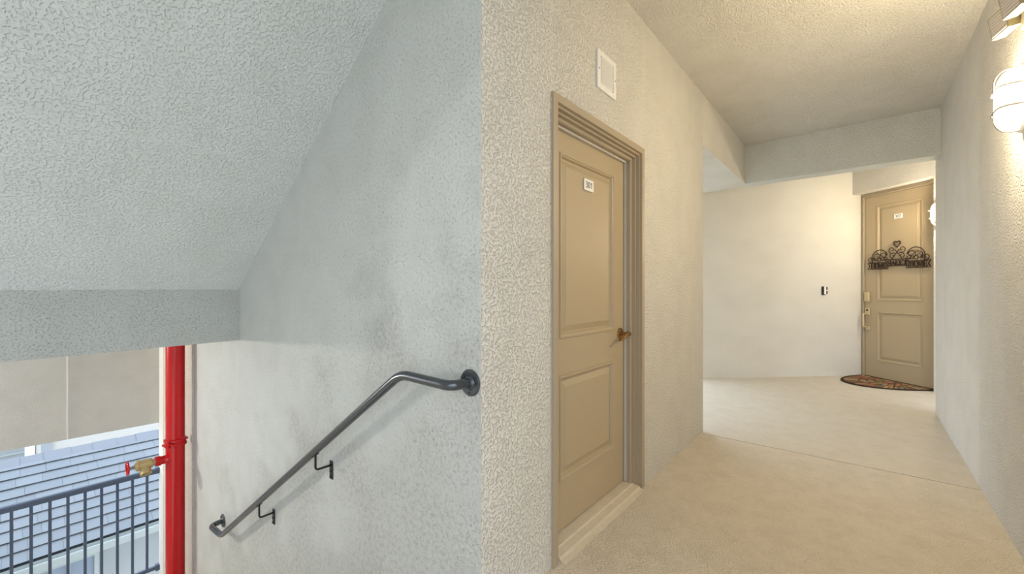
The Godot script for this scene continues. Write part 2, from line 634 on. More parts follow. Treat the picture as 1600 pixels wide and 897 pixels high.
func build_outside() -> void:
	var g := Geo.new()
	g.span(-60, 60, -9.2, -9.0, -60, 60)
	structure("floor", g, M.ground, "pale paved ground far below the building", "ground")
	# neighbouring roof: eave at X0, rising away from us
	var x0 := -7.2
	var y0 := -1.84
	var sl := deg_to_rad(26.6)
	var run := 1.69
	var rows := 10
	var ex := run / rows
	var up := Vector3(-cos(sl), sin(sl), 0)
	var nrm := Vector3(sin(sl), cos(sl), 0)
	var d0 := -2.2
	var d1 := 3.4
	var house := thing("neighbour_house", at(x0 - 1.0, -9.0, 0.6), "neighbouring house with grey shingle roof and white gutter beyond the railing", "house")
	var roof := Geo.new()
	var e0 := Vector3(x0, y0, 0)
	roof.extrude(PackedVector2Array([Vector2(x0, y0 - 0.02), Vector2(x0 - run * cos(sl), y0 + run * sin(sl) - 0.02), Vector2(x0 - 2 * run * cos(sl), y0 - 0.02), Vector2(x0 - 2 * run * cos(sl), y0 - 0.12), Vector2(x0, y0 - 0.12)]), at(0, 0, d0), Vector3.RIGHT, Vector3.UP, at(0, 0, d1 - d0))
	put("roof_deck", roof, M.deck, house)
	var shapes := []
	for w in [0.15, 0.19, 0.23, 0.28, 0.33]:
		var sg := Geo.new()
		var bs := Basis(up, nrm, up.cross(nrm))
		sg.box(up * (ex * 0.56) + nrm * 0.008, Vector3(ex * 1.12, 0.005, w - 0.002), bs.rotated(Vector3(0, 0, 1), 0.125), 0.0)
		shapes.append([w, sg.surface(ArrayMesh.new(), M.shingles[0])])
	var ho := origin_of(house)
	for r in rows:
		var d := d0 + rng.randf() * -0.15
		while d < d1:
			var k := rng.randi_range(0, 4)
			var wd: float = shapes[k][0]
			var s := MeshInstance3D.new()
			s.name = "shingle"
			s.mesh = shapes[k][1]
			s.material_override = M.shingles[rng.randi_range(0, 3)]
			s.position = e0 + up * (ex * r) + nrm * (0.003 + rng.randf() * 0.003) + at(0, 0, d + wd / 2) - ho
			house.add_child(s, true)
			d += wd
	var rx := x0 - run * cos(sl)
	var ry := y0 + run * sin(sl)
	var dd := d0
	var i := 0
	while dd < d1:
		g = Geo.new()
		var lift := 0.012 + 0.006 * (i % 2) + rng.randf() * 0.004
		for sd in [-1.0, 1.0]:
			g.quad(Vector3(rx, ry + lift + 0.03, -dd), Vector3(rx, ry + lift + 0.03, -dd - 0.26), Vector3(rx + sd * 0.13, ry - 0.065 + lift, -dd - 0.26), Vector3(rx + sd * 0.13, ry - 0.065 + lift, -dd), Vector3(sd * 0.4, 1, 0))
			g.quad(Vector3(rx + sd * 0.13, ry - 0.065 + lift, -dd), Vector3(rx + sd * 0.13, ry - 0.065 + lift, -dd - 0.26), Vector3(rx + sd * 0.13, ry - 0.085 + lift, -dd - 0.26), Vector3(rx + sd * 0.13, ry - 0.085 + lift, -dd), Vector3(sd, 0, 0))
		put("ridge_cap", g, M.cap, house)
		dd += 0.24
		i += 1
	g = Geo.new()
	g.extrude(PackedVector2Array([Vector2(0.0, 0.0), Vector2(0.0, -0.10), Vector2(0.07, -0.11), Vector2(0.10, -0.06), Vector2(0.12, -0.02), Vector2(0.12, 0.0), Vector2(0.105, 0.0), Vector2(0.09, -0.05), Vector2(0.065, -0.095), Vector2(0.012, -0.088), Vector2(0.012, 0.0)]), at(x0 + 0.0, y0 - 0.015, d0), Vector3.RIGHT, Vector3.UP, at(0, 0, d1 - d0))
	put("gutter", g, M.gutter, house)
	g = Geo.new()
	g.span(x0 - 2 * run * cos(sl) + 0.25, x0 - 0.22, -9.0, y0 - 0.11, d0 + 0.2, d1 - 0.2)
	put("wall", g, M.siding, house)
	g = Geo.new()
	g.span(x0 - 0.22, x0 + 0.0, y0 - 0.14, y0 - 0.11, d0, d1)
	put("eave_board", g, M.gutter, house)
	# a window below the eave
	g = Geo.new()
	for q in [[0.30, 0.34, -3.3, -2.05], [0.80, 0.84, -3.3, -2.05], [0.34, 0.80, -2.10, -2.05], [0.34, 0.80, -3.3, -3.25], [0.56, 0.59, -3.25, -2.10]]:
		g.span(x0 - 0.22, x0 - 0.18, q[2], q[3], q[0], q[1])
	var wn := put("window", g, M.gutter, house)
	g = Geo.new()
	g.span(x0 - 0.225, x0 - 0.205, -3.25, -2.10, 0.34, 0.80)
	put("pane", g, M.pane, wn)
	# white house behind the ridge
	var back := thing("pale_house", at(-14.0, -9.0, 2.0), "pale cream house wall showing in the gap above the shingle ridge", "house")
	g = Geo.new()
	g.span(-15, -13, -9.0, 3.0, 0.62, 9.0)
	put("wall", g, M.plaster, back)
	g = Geo.new()
	g.span(-13.0, -12.96, -3.0, 2.9, 0.62, 0.78)
	put("corner_board", g, M.siding, back)
	var sd2 := thing("grey_house", at(-15.5, -9.0, -2.0), "pale grey house front beyond the left end of the shingle ridge", "house")
	g = Geo.new()
	g.span(-16.5, -14.5, -9.0, 3.0, -6.0, 0.45)
	put("wall", g, M.siding, sd2)
	g = Geo.new()
	for j in 14:
		g.span(-14.5, -14.47, -3.2 + j * 0.25, -3.17 + j * 0.25, -6.0, 0.45)
	var lap := put("siding_lap", g, M.gutter, sd2)
	tag(lap, "", "", "", "stuff")


func door_leaf(parent: Node3D, o: Vector3, u: Vector3, out: Vector3, wdt: float, hgt: float, thick: float, panels: Array, m: Material) -> MeshInstance3D:
	# stiles and rails round the sunk panels, each panel a part
	var g := Geo.new()
	var bs := Basis(u, Vector3.UP, out)
	var l: float = panels[0].position.x
	var r: float = panels[0].end.x
	var cells := [Rect2(0, 0, l, hgt), Rect2(r, 0, wdt - r, hgt)]
	var y := 0.0
	for p in panels:
		cells.append(Rect2(l, y, r - l, p.position.y - y))
		y = p.end.y
	cells.append(Rect2(l, y, r - l, hgt - y))
	for c in cells:
		g.box(o + u * (c.position.x + c.size.x / 2) + Vector3.UP * (c.position.y + c.size.y / 2) - out * thick / 2, Vector3(c.size.x, c.size.y, thick), bs)
	var leaf := put("leaf", g, m, parent)
	for p in panels:
		g = Geo.new()
		g.panel(o, u, Vector3.UP, out, p, [Vector2(0, 0), Vector2(0.002, 0.006), Vector2(0.010, 0.006), Vector2(0.013, 0.002), Vector2(0.018, 0.0), Vector2(0.024, -0.013), Vector2(0.034, -0.013), Vector2(0.060, -0.003), Vector2(0.062, -0.001)])
		put("panel", g, m, leaf)
	return leaf


func number_plate(parent: Node3D, c: Vector3, u: Vector3, out: Vector3, text: String, wdt: float, hgt: float) -> void:
	var g := Geo.new()
	g.box(c + out * 0.004, Vector3(wdt, hgt, 0.008), Basis(u, Vector3.UP, out), 0.002)
	var plate := put("number_plate", g, M.white, parent)
	plate.set_meta("label", "small white number plate with dark digits")
	var font := SystemFont.new()
	font.font_names = PackedStringArray(["Droid Sans"])
	var t := MeshInstance3D.new()
	t.name = "number"
	t.mesh = letters(text, hgt * 0.72, 0.001, font)
	t.material_override = M.ink
	t.basis = Basis(u, Vector3.UP, out)
	t.position = c + out * 0.0085 - origin_of(plate)
	plate.add_child(t)


func build_near_door() -> void:
	var door := thing("door_1", at(XL, 0, 2.04), "tan two-panel door numbered 301 in the left corridor wall, with lever handle", "door", "", "structure")
	# steel frame: stepped profile run up one jamb, across the head and down the other
	var prof := PackedVector2Array([Vector2(-0.028, 0.0), Vector2(-0.028, 0.012), Vector2(0.008, 0.012), Vector2(0.010, -0.004), Vector2(0.016, -0.004), Vector2(0.018, -0.002), Vector2(0.022, -0.002), Vector2(0.024, -0.022), Vector2(0.031, -0.022), Vector2(0.033, -0.018), Vector2(0.036, -0.020), Vector2(0.037, -0.040), Vector2(0.050, -0.040), Vector2(0.054, -0.046), Vector2(0.054, -0.16), Vector2(-0.0, -0.16), Vector2(-0.0, 0.0)])
	var d0 := 1.571
	var d1 := 2.518
	var top := 2.052
	var names := ["jamb", "head", "jamb"]
	for k in 3:
		var g := Geo.new()
		for i in prof.size() - 1:
			var a := prof[i]
			var b := prof[i + 1]
			var q := []
			for p in [a, b]:
				var x: float = XL + p.y
				if k == 0:
					q.append([at(x, 0.0, d0 + p.x), at(x, top - p.x, d0 + p.x)])
				elif k == 1:
					q.append([at(x, top - p.x, d0 + p.x), at(x, top - p.x, d1 - p.x)])
				else:
					q.append([at(x, 0.0, d1 - p.x), at(x, top - p.x, d1 - p.x)])
			var e := b - a
			var nn := Vector2(-e.y, e.x)  # outwards of the profile, in (across, depth)
			var o := Vector3.ZERO
			if k == 0:
				o = at(nn.y, 0, nn.x)
			elif k == 1:
				o = Vector3(nn.y, -nn.x, 0)
			else:
				o = at(nn.y, 0, -nn.x)
			g.quad(q[0][0], q[0][1], q[1][1], q[1][0], o)
		put(names[k], g, M.frame, door)
	# weather strip between leaf and far jamb, along the head too
	var g := Geo.new()
	g.span(-1.128, -1.112, 0.04, 2.0, 2.459, 2.466)
	g.span(-1.128, -1.112, 1.988, 2.0, 1.63, 2.466)
	put("weather_strip", g, M.strip, door)
	g = Geo.new()
	g.extrude(PackedVector2Array([Vector2(XL - 0.16, -0.01), Vector2(XL + 0.035, -0.01), Vector2(XL + 0.035, 0.001), Vector2(XL + 0.012, 0.010), Vector2(XL + 0.004, 0.020), Vector2(XL - 0.03, 0.026), Vector2(XL - 0.036, 0.032), Vector2(XL - 0.10, 0.036), Vector2(XL - 0.16, 0.036)]), at(0, 0, 1.60), Vector3.RIGHT, Vector3.UP, at(0, 0, 0.89))
	put("threshold", g, M.threshold, door)
	var o := at(-1.13, 0.045, 1.628)
	var leaf := door_leaf(door, o, Vector3.FORWARD, Vector3.RIGHT, 0.826, 1.948, 0.044, [Rect2(0.111, 0.235, 0.587, 0.515), Rect2(0.111, 0.93, 0.587, 0.91)], M.door)
	number_plate(door, at(-1.13, 1.771, 2.018), Vector3.FORWARD, Vector3.RIGHT, "301", 0.10, 0.062)
	g = Geo.new()
	g.lathe([Vector2(0.0, 0.004), Vector2(0.005, 0.004), Vector2(0.007, 0.0)], at(-1.131, 1.502, 2.05), Vector3.RIGHT, 16)
	put("peephole", g, M.nickel, leaf)
	# lever
	var r := at(-1.13, 0.95, 2.405)
	g = Geo.new()
	g.lathe([Vector2(0.0, 0.013), Vector2(0.022, 0.013), Vector2(0.031, 0.009), Vector2(0.034, 0.0)], r, Vector3.RIGHT, 28)
	g.tube([r + Vector3(0.01, 0, 0), r + Vector3(0.052, -0.002, 0)], 0.0105, 16)
	var rose := put("lever_handle", g, M.bronze, door)
	g = Geo.new()
	var lv := []
	for i in 15:
		var t := i / 14.0
		lv.append(r + Vector3(0.056 + 0.008 * sin(t * PI), -0.002 - 0.012 * t + 0.012 * sin(t * 5.0), -0.016 + t * 0.132))
	for i in 14:
		g.tube([lv[i], lv[i + 1]], lerpf(0.0115, 0.0075, i / 13.0), 12)
	put("lever", g, M.bronze, rose)
	g = Geo.new()
	g.span(-1.6, -1.55, -0.2, HC, 1.3, 3.645)
	structure("wall_inner", g, M.black, "dark wall inside the flat behind the near door", "wall")


func build_far_door() -> void:
	var u := Vector3(DB.x, 0, -DB.y)
	var out := Vector3(NB.x, 0, -NB.y)
	var door := thing("door_2", b_at(0.48, 0, 0), "tan two-panel door recessed in the alcove behind the hanging metal sign", "door", "", "structure")
	# frame
	var bs := Basis(u, Vector3.UP, out)
	for k in [0.0225, 0.959]:
		var g := Geo.new()
		g.box(b_at(k, 1.262, -0.03), Vector3(0.045, 2.512, 0.07), bs, 0.006)
		g.box(b_at(k + (0.014 if k < 0.5 else -0.014), 1.25, 0.008), Vector3(0.017, 2.48, 0.014), bs, 0.005)
		put("jamb", g, M.frame, door)
	var h := Geo.new()
	h.box(b_at(0.49, 2.503, -0.03), Vector3(0.982, 0.05, 0.07), bs, 0.006)
	h.box(b_at(0.49, 2.489, 0.008), Vector3(0.91, 0.016, 0.014), bs, 0.005)
	put("head", h, M.frame, door)
	var o := b_at(0.048, 0.02, -0.008)
	door_leaf(door, o, u, out, 0.886, 2.455, 0.045, [Rect2(0.166, 0.225, 0.551, 0.66), Rect2(0.166, 1.045, 0.551, 1.268)], M.door)
	number_plate(door, b_at(0.483, 2.157, -0.009), u, out, "307", 0.10, 0.062)
	var sill := Geo.new()
	sill.box(b_at(0.49, 0.014, -0.02), Vector3(0.89, 0.016, 0.06), bs, 0.003)
	put("threshold", sill, M.bronze_dark, door)
	# keypad lock above, grip handle below
	var g := Geo.new()
	g.box(b_at(0.088, 1.105, 0.008), Vector3(0.07, 0.135, 0.03), bs, 0.008)
	var lock := put("keypad_lock", g, M.nickel, door)
	g = Geo.new()
	g.box(b_at(0.088, 1.125, 0.024), Vector3(0.05, 0.07, 0.003), bs, 0.001)
	put("keypad", g, M.nickel, lock)
	g = Geo.new()
	g.box(b_at(0.088, 0.905, 0.003), Vector3(0.068, 0.10, 0.02), bs, 0.006)
	var hs := put("handle_set", g, M.nickel, door)
	g = Geo.new()
	g.lathe([Vector2(0.0, 0.006), Vector2(0.012, 0.006), Vector2(0.014, 0.0)], b_at(0.092, 0.925, 0.013), out, 16)
	put("keyhole", g, M.ink, hs)
	g = Geo.new()
	g.tube(bent([b_at(0.078, 0.872, 0.01), b_at(0.078, 0.872, 0.06), b_at(0.078, 0.69, 0.06), b_at(0.078, 0.69, -0.005)], 0.025), 0.0105, 12)
	put("grip", g, M.nickel, hs)
	g = Geo.new()
	g.box(b_at(0.088, 0.675, 0.0), Vector3(0.06, 0.05, 0.016), bs, 0.006)
	put("foot_plate", g, M.nickel, hs)

	# hanging metal sign
	var sign := thing("welcome_sign", b_at(0.48, 1.47, 0.012), "dark scrolled metal sign reading HOME SWEET HOME hanging on the far door", "sign")
	var P := func(w: float, y: float) -> Vector3: return b_at(w, y, 0.014)
	var arch := func(w: float) -> float: return 0.022 * (1.0 - pow((w - 0.483) / 0.37, 2.0))
	# banner: two rails with forked ends
	g = Geo.new()
	for e in [1.484, 1.566]:
		var segs := [[0.135, 0.37, 0.0], [0.345, 0.62, 0.02], [0.595, 0.84, 0.0]]
		for s in segs:
			var path := []
			for i in 9:
				var w: float = lerpf(s[0], s[1], i / 8.0)
				path.append(P.call(w, e + s[2] + (arch.call(w) * 0.6 if s[2] > 0.0 else 0.0)))
			g.tube(path, 0.0055, 8)
	for x in [0.345, 0.37, 0.595, 0.62]:
		g.tube([P.call(x, 1.484), P.call(x, 1.585)], 0.004, 8)
	for q in [[0.135, -1.0], [0.84, 1.0]]:
		var w0: float = q[0]
		var sg: float = q[1]
		g.tube([P.call(w0, 1.484), P.call(w0 + sg * 0.03, 1.479), P.call(w0 + sg * 0.004, 1.525), P.call(w0 + sg * 0.03, 1.571), P.call(w0, 1.566)], 0.006, 8)
	put("banner", g, M.rust, sign)
	var font := SystemFont.new()
	font.font_names = PackedStringArray(["Droid Serif"])
	font.font_weight = 700
	var words := [["HOME", 0.150, 0.345, 0.0], ["SWEET", 0.36, 0.605, 0.026], ["HOME", 0.632, 0.83, 0.0]]
	for wd in words:
		var text: String = wd[0]
		for i in text.length():
			var w: float = lerpf(wd[1], wd[2], (i + 0.5) / text.length())
			var t := MeshInstance3D.new()
			t.name = "letter"
			t.mesh = letters(text[i], 0.088, 0.006, font)
			t.material_override = M.rust
			t.transform = Transform3D(Basis(u, Vector3.UP, out).scaled(Vector3(1, 1, 1)), P.call(w, 1.525 + wd[3] + (0.003 if wd[3] > 0 else 0.0)) - origin_of(sign))
			sign.add_child(t, true)
	# scrolls above
	var spiral := func(cx: float, cy: float, r0: float, r1: float, a0: float, a1: float) -> Array:
		var path := []
		for i in 25:
			var t := i / 24.0
			var a: float = lerpf(a0, a1, t)
			var r: float = lerpf(r0, r1, t)
			path.append(P.call(cx + cos(a) * r, cy + sin(a) * r))
		return path
	for sg in [-1.0, 1.0]:
		var cx := 0.483
		var mir := func(path: Array) -> Array: return path
		var A := func(a: float) -> float: return a if sg > 0.0 else PI - a
		# big arch with a spiral inside
		g = Geo.new()
		g.tube(spiral.call(cx + sg * 0.205, 1.635, 0.125, 0.085, A.call(-0.5), A.call(2.9)), 0.0055, 8)
		g.tube(spiral.call(cx + sg * 0.165, 1.655, 0.07, 0.012, A.call(-2.4), A.call(5.2)), 0.0045, 8)
		g.tube(spiral.call(cx + sg * 0.26, 1.635, 0.05, 0.01, A.call(1.8), A.call(-5.0)), 0.0045, 8)
		g.tube(spiral.call(cx + sg * 0.215, 1.605, 0.036, 0.008, A.call(-1.2), A.call(5.6)), 0.0045, 8)
		g.tube(spiral.call(cx + sg * 0.148, 1.610, 0.030, 0.007, A.call(3.6), A.call(-3.0)), 0.004, 8)
		g.tube(spiral.call(cx + sg * 0.295, 1.612, 0.026, 0.007, A.call(0.5), A.call(6.5)), 0.004, 8)
		g.tube([P.call(cx + sg * 0.135, 1.592), P.call(cx + sg * 0.20, 1.66), P.call(cx + sg * 0.255, 1.70)], 0.004, 8)
		put("arch_scroll", g, M.rust, sign)
		# end curls
		g = Geo.new()
		g.tube(spiral.call(cx + sg * 0.335, 1.612, 0.042, 0.010, A.call(-2.0), A.call(5.0)), 0.005, 8)
		put("end_curl", g, M.rust, sign)
		# inner S scrolls and half of the heart
		g = Geo.new()
		g.tube(spiral.call(cx + sg * 0.062, 1.725, 0.048, 0.010, A.call(-2.2), A.call(4.8)), 0.0045, 8)
		g.tube(spiral.call(cx + sg * 0.055, 1.645, 0.042, 0.010, A.call(2.4), A.call(-4.6)), 0.0045, 8)
		g.tube([P.call(cx + sg * 0.075, 1.585), P.call(cx, 1.69), P.call(cx - sg * 0.03, 1.73)], 0.0045, 8)
		put("center_scroll", g, M.rust, sign)
		g = Geo.new()
		var heart := []
		for i in 21:
			var t := i / 20.0 * PI
			heart.append(P.call(cx + sg * 0.043 * pow(sin(t), 3.0), 1.798 + 0.0029 * (13.0 * cos(t) - 5.0 * cos(2.0 * t) - 2.0 * cos(3.0 * t) - cos(4.0 * t))))
		g.tube(heart, 0.0055, 8)
		g.tube(spiral.call(cx + sg * 0.014, 1.815, 0.02, 0.006, A.call(-1.5), A.call(3.0)), 0.004, 8)
		put("heart", g, M.rust, sign)

	# half-round mat
	var mat := thing("door_mat", b_at(0.455, 0.006, 0.3), "half-round brown and orange stone-patterned mat in front of the far door", "mat")
	var c := Vector2(0.46, 0.012)
	var E := func(r: float, a: float) -> Vector2: return Vector2(c.x + 0.452 * r * cos(a), c.y + 0.665 * r * sin(a))
	var ring := PackedVector2Array()
	for i in 33:
		ring.append(E.call(1.0, PI * i / 32.0))
	g = Geo.new()
	g.extrude(ring, b_at(0, 0.006, 0), u, out, Vector3(0, 0.007, 0))
	put("base", g, M.mat, mat)
	g = Geo.new()
	var rim := []
	for i in 33:
		var p: Vector2 = E.call(0.985, PI * i / 32.0)
		rim.append(b_at(p.x, 0.013, p.y))
	g.tube(rim, 0.006, 8)
	put("rim", g, M.mat, mat)
	g = Geo.new()
	var hues := [Color(0.60, 0.47, 0.30), Color(0.58, 0.33, 0.20), Color(0.50, 0.42, 0.29), Color(0.68, 0.53, 0.36), Color(0.44, 0.27, 0.18), Color(0.55, 0.49, 0.39), Color(0.43, 0.37, 0.25)]
	var bands := [[0.03, 0.22, 6], [0.25, 0.36, 9], [0.39, 0.50, 13], [0.53, 0.64, 17], [0.67, 0.93, 30]]
	for b in bands:
		for i in b[2]:
			var a0: float = PI * (i + 0.12) / b[2]
			var a1: float = PI * (i + 0.88) / b[2]
			var q := []
			for s in [[b[0], a0], [b[1], a0], [b[1], (a0 + a1) / 2], [b[1], a1], [b[0], a1]]:
				var p: Vector2 = E.call(s[0] + rng.randf() * 0.012, s[1])
				q.append(Vector2(p.x, p.y))
			g.tint = hues[rng.randi_range(0, 6)].srgb_to_linear()
			g.extrude(PackedVector2Array(q), b_at(0, 0.0125, 0), u, out, Vector3(0, 0.003 + rng.randf() * 0.002, 0))
	var st := put("stone_pattern", g, M.tiles, mat, true)
	tag(st, "", "", "", "stuff")


func build_handrail() -> void:
	var hr := thing("handrail", at(-2.2, 0.3, DC), "dark grey steel tube handrail sloping down the grey stair wall", "handrail")
	var dr := DC - 0.085
	var path := bent([at(-1.098, 0.878, DC - 0.004), at(-1.112, 0.878, dr), at(-1.398, 0.884, dr), at(-3.47, -0.513, dr), at(-3.70, -0.528, dr), at(-3.715, -0.528, DC - 0.004)], 0.055)
	var g := Geo.new()
	g.tube(path, 0.0185, 24)
	put("rail", g, M.rail, hr)
	for p in [at(-1.098, 0.878, DC), at(-3.715, -0.528, DC)]:
		g = Geo.new()
		g.lathe([Vector2(0.0, 0.006), Vector2(0.044, 0.006), Vector2(0.049, 0.003), Vector2(0.049, 0.0)], p, Vector3.BACK, 32)
		g.lathe([Vector2(0.0185, 0.014), Vector2(0.024, 0.010), Vector2(0.027, 0.005)], p, Vector3.BACK, 24)
		var fl := put("flange", g, M.rail, hr)
		for k in 3:
			var a := TAU * k / 3.0 + 0.5
			g = Geo.new()
			g.lathe([Vector2(0.0, 0.011), Vector2(0.004, 0.011), Vector2(0.006, 0.006)], p + Vector3(cos(a), sin(a), 0) * 0.037, Vector3.BACK, 6)
			put("bolt", g, M.rail, fl)
	for q in [[-2.095, 0.300], [-2.80, -0.178]]:
		var x: float = q[0]
		var y: float = q[1]
		g = Geo.new()
		g.box(at(x, y - 0.008, DC - 0.003), Vector3(0.03, 0.092, 0.006), Basis.IDENTITY, 0.002)
		var ry: float = 0.884 + (x + 0.0 + 1.398) * 0.6742
		g.tube(bent([at(x, y + 0.018, DC - 0.004), at(x, y + 0.018, dr), at(x, ry - 0.012, dr)], 0.018, 5), 0.0055, 10)
		g.box(at(x, ry - 0.0205, dr), Vector3(0.05, 0.006, 0.02), Basis(Vector3(0, 0, 1), 0.5934), 0.002)
		var br := put("bracket", g, M.black, hr)
		for b in [-0.012, -0.042]:
			g = Geo.new()
			g.lathe([Vector2(0.0, 0.006), Vector2(0.004, 0.006), Vector2(0.0065, 0.0)], at(x, y + b, DC - 0.006), Vector3.BACK, 10)
			put("screw", g, M.black, br)


func build_riser() -> void:
	var x := -4.497
	var d := 0.98
	var st := thing("standpipe", at(x, HL, d), "bright red vertical fire standpipe with brass valve beside the end pier", "pipe")
	var g := Geo.new()
	g.tube([at(x, HL, d), at(x, 1.3, d)], 0.066, 32)
	put("pipe", g, M.red, st)
	g = Geo.new()
	g.lathe([Vector2(0.066, -0.034), Vector2(0.078, -0.028), Vector2(0.080, -0.012), Vector2(0.074, -0.006), Vector2(0.074, 0.006), Vector2(0.080, 0.012), Vector2(0.078, 0.028), Vector2(0.066, 0.034)], at(x, -0.077, d), Vector3.UP, 32)
	var cp := put("coupling", g, M.red, st)
	for s in [-1.0, 1.0]:
		g = Geo.new()
		var c := at(x, -0.077, d) + Vector3(0.06, 0, 0.06).rotated(Vector3.UP, 0.0 if s > 0 else PI) * 1.05
		g.box(c, Vector3(0.03, 0.05, 0.03), Basis(Vector3.UP, PI / 4), 0.004)
		g.tube([c + Vector3(-0.03, 0, 0.03), c + Vector3(0.03, 0, -0.03)], 0.009, 8)
		put("bolt_lug", g, M.red, cp)
	# outlet towards us
	var o := at(x, -0.208, d)
	var t := Vector3(0, 0, 1)
	g = Geo.new()
	g.lathe([Vector2(0.042, 0.055), Vector2(0.034, 0.075), Vector2(0.034, 0.10), Vector2(0.040, 0.10), Vector2(0.040, 0.135), Vector2(0.0, 0.135)], o, t, 24)
	put("outlet", g, M.red, st)
	g = Geo.new()
	g.lathe([Vector2(0.0, 0.13), Vector2(0.026, 0.13), Vector2(0.026, 0.15), Vector2(0.036, 0.152), Vector2(0.040, 0.165), Vector2(0.040, 0.235), Vector2(0.043, 0.238), Vector2(0.043, 0.25), Vector2(0.030, 0.256), Vector2(0.014, 0.262), Vector2(0.0, 0.262)], o, t, 20)
	var side := Vector3(0.62, -0.78, 0.0).normalized()
	var mid := o + t * 0.2
	g.lathe([Vector2(0.034, 0.02), Vector2(0.034, 0.055), Vector2(0.038, 0.057), Vector2(0.038, 0.082), Vector2(0.028, 0.084), Vector2(0.026, 0.06), Vector2(0.0, 0.058)], mid, side, 20)
	var vl := put("valve", g, M.brass, st)
	g = Geo.new()
	g.lathe([Vector2(0.0, 0.0585), Vector2(0.0262, 0.0585)], mid, side, 20)
	put("outlet_mouth", g, M.ink, vl)
	g = Geo.new()
	g.tube([o + t * 0.258, o + t * 0.318], 0.008, 12)
	g.lathe([Vector2(0.012, 0.258), Vector2(0.012, 0.275), Vector2(0.008, 0.28)], o, t, 12)
	put("stem", g, M.steel, vl)
	g = Geo.new()
	var wc := o + t * 0.305
	var rg := []
	for i in 29:
		var a := TAU * i / 28.0
		rg.append(wc + Vector3(cos(a), sin(a), 0) * 0.048)
	g.tube(rg, 0.0075, 10)
	for i in 4:
		var a := TAU * i / 4.0 + 0.4
		g.tube([wc, wc + Vector3(cos(a), sin(a), 0) * 0.047], 0.006, 8)
	g.lathe([Vector2(0.0, -0.008), Vector2(0.014, -0.008), Vector2(0.014, 0.010), Vector2(0.0, 0.012)], wc, t, 12)
	put("hand_wheel", g, M.red, vl)


func build_guard_rail() -> void:
	var gr := thing("railing", at(XE + 0.02, HL, 0.1), "dark blue-grey steel railing with slim balusters along the open landing edge", "railing")
	var x := XE + 0.0
	var g := Geo.new()
	g.extrude(PackedVector2Array([Vector2(-0.024, -0.052), Vector2(0.024, -0.052), Vector2(0.026, -0.012), Vector2(0.016, -0.002), Vector2(-0.016, -0.002), Vector2(-0.026, -0.012)]), at(x, -0.637, -1.55), Vector3.RIGHT, Vector3.UP, at(0, 0, DC + 1.55 - 0.03))
	put("top_rail", g, M.guard, gr)
	g = Geo.new()
	g.box(at(x, -1.665, (DC - 1.55) / 2), Vector3(0.03, 0.035, DC + 1.55), Basis.IDENTITY, 0.003)
	put("bottom_rail", g, M.guard, gr)
	for i in 23:
		var d := 0.997 - 0.1122 * i
		g = Geo.new()
		g.box(at(x, -1.168, d), Vector3(0.021, 0.98, 0.021), Basis.IDENTITY, 0.002)
		put("baluster", g, M.guard, gr)
	for y in [-0.662, -1.665]:
		g = Geo.new()
		g.box(at(x, y, DC - 0.02), Vector3(0.05, 0.06, 0.035), Basis.IDENTITY, 0.004)
		var b := put("wall_bracket", g, M.guard, gr)
		g = Geo.new()
		g.lathe([Vector2(0.0, 0.012), Vector2(0.008, 0.012), Vector2(0.01, 0.0)], at(x + 0.024, y + 0.008, DC - 0.024), Vector3(1, 0, 0), 8)
		put("bolt", g, M.guard, b)
	# feet down to the slab
	for d in [-1.5, -0.3, 0.6]:
		g = Geo.new()
		g.box(at(x + 0.01, (HL - 1.665) / 2, d), Vector3(0.03, absf(HL + 1.665), 0.03), Basis.IDENTITY, 0.002)
		put("foot", g, M.guard, gr)
	# handrail of the next flight down, only its upper end shows at the lower left
	var h2 := thing("stair_guard", at(-4.9, HL, -0.03), "grey steel handrail end rising at the lower left corner beside the landing", "handrail")
	g = Geo.new()
	g.tube(bent([at(-4.95, HL, -0.012), at(-4.95, -0.80, -0.012), at(-4.70, -0.70, -0.012), at(-3.2, -1.78, -0.03)], 0.12), 0.021, 16)
	put("rail", g, M.guard, h2)


